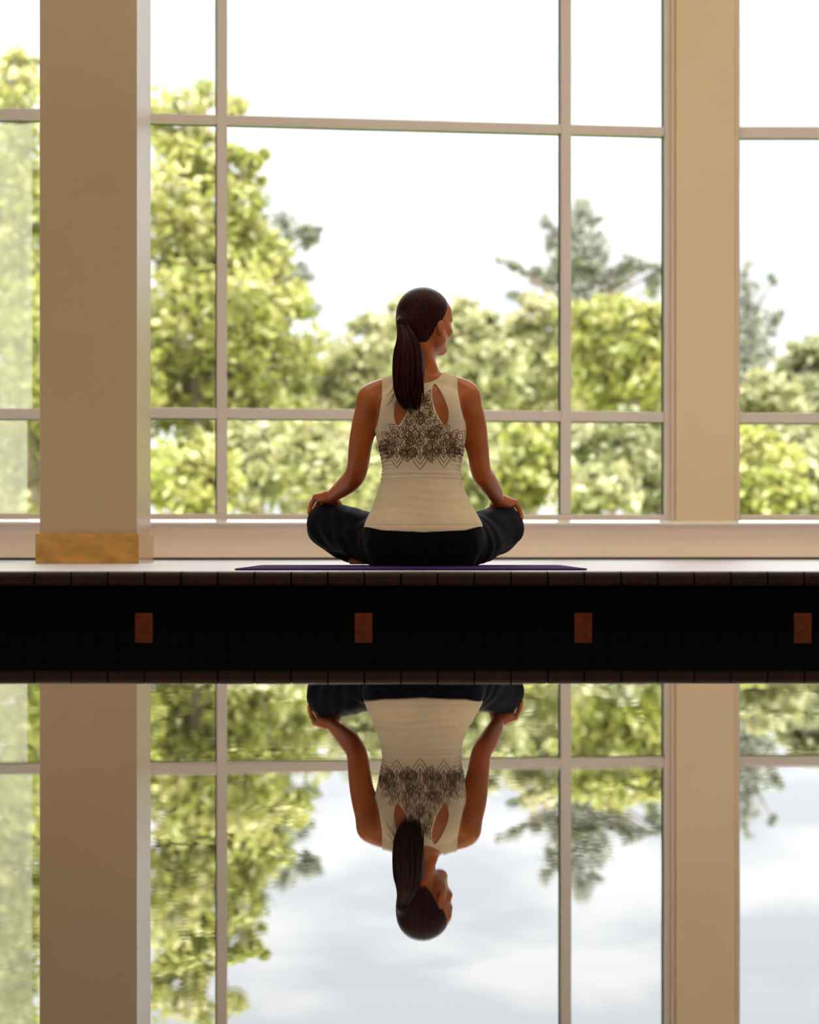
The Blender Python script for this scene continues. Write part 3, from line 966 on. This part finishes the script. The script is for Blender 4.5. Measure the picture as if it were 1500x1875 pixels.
HA = R(-42)                                 # head turned to the right
HC = L(778, 582, -.005)
hf = np.array((-math.sin(HA), math.cos(HA), 0)); hr = np.array((math.cos(HA), math.sin(HA), 0)); hu = np.array((0, 0, 1.0))
def HP(r_, f_, z_): return HC + hr * r_ + hf * f_ + hu * z_
def head(F_):
    F_.chain([L(771, 708, -.012), L(771, 680, -.008), L(774, 645, .004), HP(0, -.015, -.045)], [.056, .0445, .0425, .050], .024)
    F_.cap(L(758, 672, -.03), HP(-.02, -.06, -.05), .026, .026, .02)
    F_.cap(L(784, 672, -.03), HP(.02, -.06, -.05), .026, .026, .02)
    F_.ell(HP(0, -.005, .010), (.070, .090, .078), .02, HA)
    F_.ell(HP(0, .030, -.035), (.058, .060, .066), .02, HA)
    F_.cap(HP(-.040, .018, -.070), HP(-.010, .070, -.092), .020, .016, .025)
    F_.cap(HP(.040, .018, -.070), HP(.010, .070, -.092), .020, .016, .025)
    F_.cap(HP(-.05, -.002, -.045), HP(-.040, .018, -.070), .018, .018, .02)
    F_.cap(HP(.05, -.002, -.045), HP(.040, .018, -.070), .018, .018, .02)
    F_.ell(HP(0, .076, -.094), (.016, .014, .013), .016, HA)
    F_.ell(HP(0, .055, .018), (.056, .036, .046), .02, HA)           # forehead
    for s in (-1, 1):
        F_.cap(HP(s * .012, .087, -.004), HP(s * .044, .070, -.004), .0075, .0065, .014)    # brow
        F_.ell(HP(s * .030, .094, -.021), (.0165, .012, .0095), .009, HA, carve=True)       # eye socket
        F_.ell(HP(s * .030, .0755, -.021), (.0128, .0128, .0125), .004, HA)
        F_.ell(HP(s * .041, .060, -.042), (.018, .018, .015), .016, HA)                    # cheekbone
        # ear
        F_.cap(HP(s * .069, -.006, -.030), HP(s * .070, .000, -.056), .0085, .006, .008)
        F_.ell(HP(s * .073, -.007, -.038), (.0075, .015, .024), .006, HA)
        F_.ell(HP(s * .081, -.004, -.036), (.005, .009, .015), .004, HA, carve=True)
    F_.chain([HP(0, .088, -.010), HP(0, .099, -.028), HP(0, .108, -.044)], [.0065, .0075, .0095], .008)
    F_.ell(HP(-.010, .097, -.047), (.007, .009, .006), .006, HA)
    F_.ell(HP(.010, .097, -.047), (.007, .009, .006), .006, HA)
    F_.cap(HP(-.018, .084, -.065), HP(.018, .084, -.065), .0055, .0055, .006)
    F_.cap(HP(-.014, .085, -.073), HP(.014, .085, -.073), .0060, .0060, .005)
    F_.ell(HP(0, .096, -.069), (.022, .008, .0011), .003, HA, carve=True)

H = .003
body = Field((-.42, -.19, -.012), (.38, .56, .93), H)
torso(body); shoulders(body); pelvis(body); legs(body); arms(body); head(body)
sl, X, Y, Z = body.sub((-1, -1, -1), (1, 1, 1))
body.f[sl] = np.maximum(body.f[sl], .0015 - Z + 0 * X + 0 * Y)      # flattened where she rests on the mat
V, Q = body.mesh()
person, _ = np_mesh('person', V, Q, M['skin'], None, 2)
person.location = (PX, PD, MATZ)
tag(person, 'woman seated cross-legged on the deck, seen from behind, hands on knees, head turned right', 'person')
del body

# ---- polygon distance in the picture plane
def poly_sdf(poly, X, Z):
    P = np.array(poly, float)
    n = len(P)
    d = np.full(X.shape, 1e9); s = np.ones(X.shape)
    for i in range(n):
        a, b = P[i], P[i - 1]
        ex, ez = b[0] - a[0], b[1] - a[1]
        wx, wz = X - a[0], Z - a[1]
        t = np.clip((wx * ex + wz * ez) / (ex * ex + ez * ez + 1e-12), 0, 1)
        dx, dz = wx - ex * t, wz - ez * t
        d = np.minimum(d, dx * dx + dz * dz)
        c1 = Z >= a[1]; c2 = Z < b[1]; c3 = ex * wz > ez * wx
        s = np.where((c1 & c2 & c3) | (~c1 & ~c2 & ~c3), -s, s)
    return s * np.sqrt(d)
def rounded(pts, it=3):
    P = [np.array(p, float) for p in pts]
    for _ in range(it):
        Q_ = []
        for i in range(len(P)):
            a, b = P[i], P[(i + 1) % len(P)]
            Q_ += [a * .75 + b * .25, a * .25 + b * .75]
        P = Q_
    return [tuple(p) for p in P]
def PL(pts): return [(lx(x), lz(y)) for x, y in pts]

# ---- tank top
HT = .0025
sf = Field((-.24, -.16, .09), (.24, .17, .67), HT)
torso(sf, groove=False); shoulders(sf); pelvis(sf)
sl, X, Y, Z = sf.sub((-.3, -.3, -.1), (.3, .3, .8))
hemflare = np.clip((.27 - Z) / .15, 0, 1)
off = .0042 + .006 * hemflare
side = np.clip((np.abs(X) - .085) / .03, 0, 1)
gather = np.exp(-((Z - lz(835)) / .045) ** 2)
off = off + .0022 * side * gather * np.sin(Z * 2 * math.pi / .0125 + 3 * np.sin(Y * 30))
seam = np.exp(-((Z - lz(869) - .004 * np.cos(X * 9)) / .0022) ** 2) + np.exp(-((Z - lz(877) - .004 * np.cos(X * 9)) / .0022) ** 2)
off = off + .0016 * seam
off = off + .0003 * np.sin(Z * 2 * math.pi / .026 + 5 * X + 1.2 * np.sin(X * 26)) * np.clip((Z - .13) / .05, 0, 1) * np.clip((.34 - Z) / .06, 0, 1)
off = off - .0014 * np.exp(-((Z - lz(963)) / .0018) ** 2)
f = sf.f[sl] - off.astype(np.float32)
XX, ZZ = np.meshgrid(X[:, 0, 0], Z[0, 0, :], indexing='ij')
back_poly = PL([(600, 964), (674, 966), (700, 972), (775, 975.5), (850, 972), (876, 965), (950, 964), (950, 800), (868, 795), (857, 784), (849, 768), (842.5, 750), (838.5, 725), (837, 700), (836, 670),
                (818, 670), (812, 684), (800, 697), (786, 704), (770, 706), (752, 704), (738, 697), (724, 684), (719, 670),
                (700, 670), (700, 700), (700, 731), (697, 753), (693, 772), (687, 789), (676, 797), (600, 800)])
front_poly = PL([(600, 964), (674, 966), (700, 972), (775, 975.5), (850, 972), (876, 965), (950, 964), (950, 800), (868, 795), (855, 782), (843, 764), (838, 745), (837, 725), (837, 700), (836, 670),
                 (818, 670), (814, 700), (803, 735), (785, 752), (769, 756), (752, 752), (735, 735), (723, 700), (719, 670),
                 (700, 670), (700, 700), (700, 731), (699, 753), (695, 772), (686, 787), (676, 797), (600, 800)])
rb = poly_sdf(back_poly, XX, ZZ)
key_r = rounded(PL([(794, 704), (803, 716), (814, 738), (820.5, 757), (820, 772), (814, 785), (805, 773), (797, 757), (791, 737), (790, 722)]), 2)
key_l = rounded(PL([(744, 704), (736, 716), (726, 738), (722, 757), (723, 772), (728, 786), (738, 773), (747, 756), (753, 737), (752, 722)]), 2)
rb = np.maximum(rb, -poly_sdf(key_r, XX, ZZ)); rb = np.maximum(rb, -poly_sdf(key_l, XX, ZZ))
rf = poly_sdf(front_poly, XX, ZZ)
reg = np.where(Y < -.005, rb[:, None, :], rf[:, None, :])
sf.f[sl] = np.maximum(f, reg.astype(np.float32))
V, Q = sf.mesh()
shirt, SV = np_mesh('tank_top', V, Q, M['shirt'], person, 2)
shirt['label'] = 'sleeveless cream tank top with two keyhole openings'
shirt_bvh = BVHTree.FromPolygons([Vector(v) for v in SV], [tuple(q) for q in Q.tolist()])
del sf, f

# ---- embroidery: layered pointed petals laid on the back of the top
rg = random.Random(5)
lines = []
def petal(cx, cy_, a, ln, wd, echo=2):
    ca, sa = math.cos(a), math.sin(a)
    for e in range(echo + 1):
        sc_ = 1 - e * .30
        pts = []
        for i in range(15):
            t = i / 7.0 - 1
            u = abs(t)
            # ogee petal: root at t=+-1, tip at 0
            along = ln * sc_ * (1 - u)
            across = wd * sc_ * math.copysign(2.1 * u ** 1.12 * (1 - u) ** .5, t)
            pts.append((cx + ca * along - sa * across, cy_ + sa * along + ca * across))
        lines.append(pts)
    lines.append([(cx + ca * ln * q, cy_ + sa * ln * q) for q in (.05, .25, .45)])
def spiral(cx, cy_, r, s=1):
    lines.append([(cx + r * (1 - i / 16) * math.cos(s * i * .65), cy_ + r * (1 - i / 16) * math.sin(s * i * .65)) for i in range(14)])
dn = math.pi / 2
for x, y, l_, w_ in ((727, 828, 30, 15), (769, 830, 32, 17), (812, 828, 30, 15), (846, 826, 24, 10), (699, 822, 20, 8)):
    petal(x, y, dn, l_, w_, 2)
    for q in (-1, 1):
        petal(x + q * w_ * .55, y - 4 + rg.uniform(-3, 3), dn + q * -.55, l_ * .85, w_ * .55, 1)
        petal(x + q * w_ * .9, y - 5 + rg.uniform(-3, 3), dn + q * -.25, l_ * .62, w_ * .5, 1)
        petal(x + q * w_ * .5, y + 5 + rg.uniform(-4, 4), -dn + q * .6, l_ * .85, w_ * .6, 1)
    petal(x, y + 6, -dn, l_ * .9, w_ * .7, 1)
band = [(822, 704, 842), (811, 704, 846), (799, 712, 838), (787, 726, 820), (774, 740, 808), (760, 748, 798), (746, 754, 792), (732, 760, 790), (718, 765, 788)]
for r_, (y, x0, x1) in enumerate(band):
    nn = max(1, int((x1 - x0) / (19 if y > 800 else 12)))
    for i in range(nn + 1):
        x = x0 + (x1 - x0) * (i + (.5 if r_ % 2 else 0) * .6) / nn
        if x > x1 + 2: continue
        a = -dn + (x - (x0 + x1) / 2) / max(30, (x1 - x0)) * 1.6 + rg.uniform(-.5, .5)
        petal(x, y + 7, a, rg.uniform(17, 23), rg.uniform(8, 11), 1)
        if rg.random() < .5: spiral(x + rg.uniform(-5, 5), y, rg.uniform(3, 5), rg.choice((-1, 1)))
for cx_, cy_, n_, r0 in ((790, 798, 9, 15), (752, 806, 8, 13), (827, 812, 7, 12), (716, 812, 7, 12), (770, 770, 8, 12), (775, 738, 7, 10)):
    for i in range(n_):
        q = 2 * math.pi * i / n_
        petal(cx_ + .3 * r0 * math.cos(q), cy_ + .3 * r0 * math.sin(q), q, r0 * .7, r0 * .30, 0)
    spiral(cx_, cy_, r0 * .3)
VV, FF = [], []
def inside_lace(x, y):
    if not (700 < y < 866 and 694 < x < 852): return False
    p = np.array([[lx(x)]]), np.array([[lz(y)]])
    return float(poly_sdf(back_poly, *p)[0, 0]) < -.002 and float(poly_sdf(key_l, *p)[0, 0]) > .002 and float(poly_sdf(key_r, *p)[0, 0]) > .002
for ln in lines:
    run = []
    for (x, y) in ln + [(None, None)]:
        hit = None
        if x is not None and inside_lace(x, y):
            h_ = shirt_bvh.ray_cast(Vector((lx(x), -.4, lz(y))), Vector((0, 1, 0)))
            if h_[0] is not None and h_[0].y < .02:
                hit = h_[0] + h_[1] * .0003 * (1 if h_[1].y < 0 else -1)
        if hit is not None:
            run.append(hit)
        else:
            if len(run) >= 3:
                v, f_ = tube(run, [.0010] * len(run), 4)
                n = len(VV); VV += v; FF += [tuple(i + n for i in q) for q in f_]
            run = []
lace = link_mesh('embroidery', VV, FF, M['stitch'], shirt, True)
lace['label'] = 'dark brown petal embroidery across the shoulder blades'

# ---- trousers
tf = Field((-.42, -.16, -.012), (.38, .50, .21), .003)
legs(tf, feet=False); pelvis(tf); torso(tf, groove=False)
sl, X, Y, Z = tf.sub((-1, -1, -1), (1, 1, 1))
fold = .0022 * np.sin(38 * X + 60 * Z + 14 * np.sin(9 * Y)) * np.clip((np.abs(X) - .15) / .08, 0, 1) + .0016 * np.sin(95 * X - 50 * Y + 40 * Z) * np.clip((np.abs(X) - .17) / .05, 0, 1)
f = tf.f[sl] - (.0075 + fold).astype(np.float32)
inner = np.clip(1 - (np.abs(X) - .155) / .03, 0, 1)
f = np.maximum(f, (Z - (.128 + .2 * (1 - inner))).astype(np.float32) * (Y < .10) + (Y >= .10) * -1.0)
f = np.maximum(f, .0005 - Z + .0 * X)
tf.f[sl] = f
V, Q = tf.mesh()
tro, _ = np_mesh('trousers', V, Q, M['trousers'], person, 2)
del tf, f

# ---- hair
hfld = Field(HC - np.array((.12, .12, .12)), HC + np.array((.12, .12, .12)), .0025)
hfld.ell(HP(0, -.006, .011), (.0765, .096, .0845), .01, HA)
hfld.ell(HP(0, -.058, -.030), (.050, .042, .045), .03, HA)
hfld.ell(HP(0, -.038, -.060), (.056, .054, .050), .02, HA)
hfld.cap(HP(0, -.085, -.020), HP(0, -.108, -.026), .026, .018, .02)
sl, X, Y, Z = hfld.sub(HC - 1, HC + 1)
x, y, z = X - HC[0], Y - HC[1], Z - HC[2]
r_ = x * hr[0] + y * hr[1]; f_ = x * hf[0] + y * hf[1]
az = np.arctan2(r_, -f_)
f = hfld.f[sl] + (.0004 * np.sin(az * 39 + z * 20) + .0003 * np.sin(az * 71 - z * 35)).astype(np.float32)
face = f_ * .86 - z * .51 - .028 + 0 * r_             # hairline in front of which the face is bare
low = (-z - .016) + (f_ - .0) * 1.5
f = np.maximum(f, face.astype(np.float32)); f = np.maximum(f, (low * .55).astype(np.float32))
hfld.f[sl] = f
V, Q = hfld.mesh()
hair, _ = np_mesh('hair', V, Q, M['hair'], person, 1)
hair['label'] = 'sleek dark brown hair pulled back'

tieP = HP(0, -.108, -.026)
pc = [tieP, L(746, 622, -.118), L(748, 648, -.128), L(748, 680, -.134), L(748, 706, -.132), L(751, 730, -.128), L(756, 752, -.126)]
pr = [.014, .031, .043, .046, .046, .041, .024]
def sample_poly(P, t):
    t = t * (len(P) - 1); i = min(int(t), len(P) - 2); u = t - i
    p0 = P[max(i - 1, 0)]; p1 = P[i]; p2 = P[i + 1]; p3 = P[min(i + 2, len(P) - 1)]
    return .5 * ((2 * p1) + (-p0 + p2) * u + (2 * p0 - 5 * p1 + 4 * p2 - p3) * u * u + (-p0 + 3 * p1 - 3 * p2 + p3) * u ** 3)
VV, FF = [], []
rg = random.Random(9)
def add_tube(pts, rad, seg=5):
    v, f = tube([Vector(p) for p in pts], rad, seg)
    n = len(VV); VV.extend(v); FF.extend([tuple(i + n for i in q) for q in f])
NS = 16
core = [sample_poly(pc, i / (NS - 1) * .96) for i in range(NS)]
crad = [float(sample_poly([np.array([q]) for q in pr], i / (NS - 1) * .96)[0]) for i in range(NS)]
# locks: tapered bundles around the core
for s in range(150):
    a = rg.uniform(0, 2 * math.pi); rr = math.sqrt(rg.random()) * 1.0
    end = rg.uniform(.82, 1.0) if rg.random() < .8 else rg.uniform(.7, .86)
    tw_ = rg.uniform(-.5, .5); wob = rg.uniform(0, 6)
    pts, rad = [], []
    for i in range(NS):
        t = i / (NS - 1) * end
        c = sample_poly(pc, t); r = float(sample_poly([np.array([q]) for q in pr], t)[0])
        aa = a + tw_ * t
        pts.append(c + np.array((math.cos(aa) * rr * r + .0035 * math.sin(wob * 2 + 9 * t) * t, math.sin(aa) * rr * r * .62, math.sin(wob + 5 * t) * .004)))
        rad.append(max(.0006, .0058 * min(1, .35 + 2 * t) * (1 - (i / (NS - 1)) ** 5)))
    add_tube(pts, rad)
# a few loose wisps
for s in range(9):
    st = sample_poly(pc, rg.uniform(.55, .75)) + np.array((rg.uniform(-.04, -.02), -.004, 0))
    add_tube([st, st + np.array((-.006, 0, -.02)), st + np.array((rg.uniform(-.022, -.008), 0, -.042)), st + np.array((rg.uniform(-.034, -.010), .002, -.062))], [.0006, .0006, .0005, .0003], 4)
pony = link_mesh('ponytail', VV, FF, M['hair'], person, True)
vt, ft = [], []
for i in range(24):
    q = 2 * math.pi * i / 24
    for j in range(8):
        p_ = 2 * math.pi * j / 8
        rr = .0175 + .0055 * math.cos(p_)
        loc = hr * math.cos(q) * rr + np.array((0, 0, 1)) * math.sin(q) * rr - hf * (.0055 * math.sin(p_) - .004)
        vt.append(Vector(tieP + loc))
for i in range(24):
    for j in range(8):
        ft.append((i * 8 + j, ((i + 1) % 24) * 8 + j, ((i + 1) % 24) * 8 + (j + 1) % 8, i * 8 + (j + 1) % 8))
link_mesh('hair_tie', vt, ft, M['tie'], person, True)

# ------------------------------------------------------------------ mat under her
bm = bmesh.new()
out = []
x0, x1 = (430 - 750) * 4.98 / F, (1075 - 750) * 4.98 / F
y0, y1 = 4.95, 5.92
def rr_pts(x0, x1, y0, y1, r, n=6):
    P = []
    for cx, cy2, a0 in ((x1 - r, y1 - r, 0), (x0 + r, y1 - r, 90), (x0 + r, y0 + r, 180), (x1 - r, y0 + r, 270)):
        for i in range(n + 1):
            a = R(a0 + 90 * i / n); P.append((cx + r * math.cos(a), cy2 + r * math.sin(a)))
    return P
P = rr_pts(x0, x1, y0, y1, .03)
lo_ = [bm.verts.new((x, y, 0)) for x, y in P]; hi_ = [bm.verts.new((x, y, .005)) for x, y in P]
bm.faces.new(hi_); bm.faces.new(lo_[::-1])
for i in range(len(P)):
    bm.faces.new((lo_[i], lo_[(i + 1) % len(P)], hi_[(i + 1) % len(P)], hi_[i]))
me = bpy.data.meshes.new('yoga_mat'); bm.to_mesh(me); bm.free(); me.materials.append(M['mat'])
mo = bpy.data.objects.new('yoga_mat', me); COL.objects.link(mo)
tag(mo, 'thin dark purple mat lying on the deck under the seated woman', 'mat')
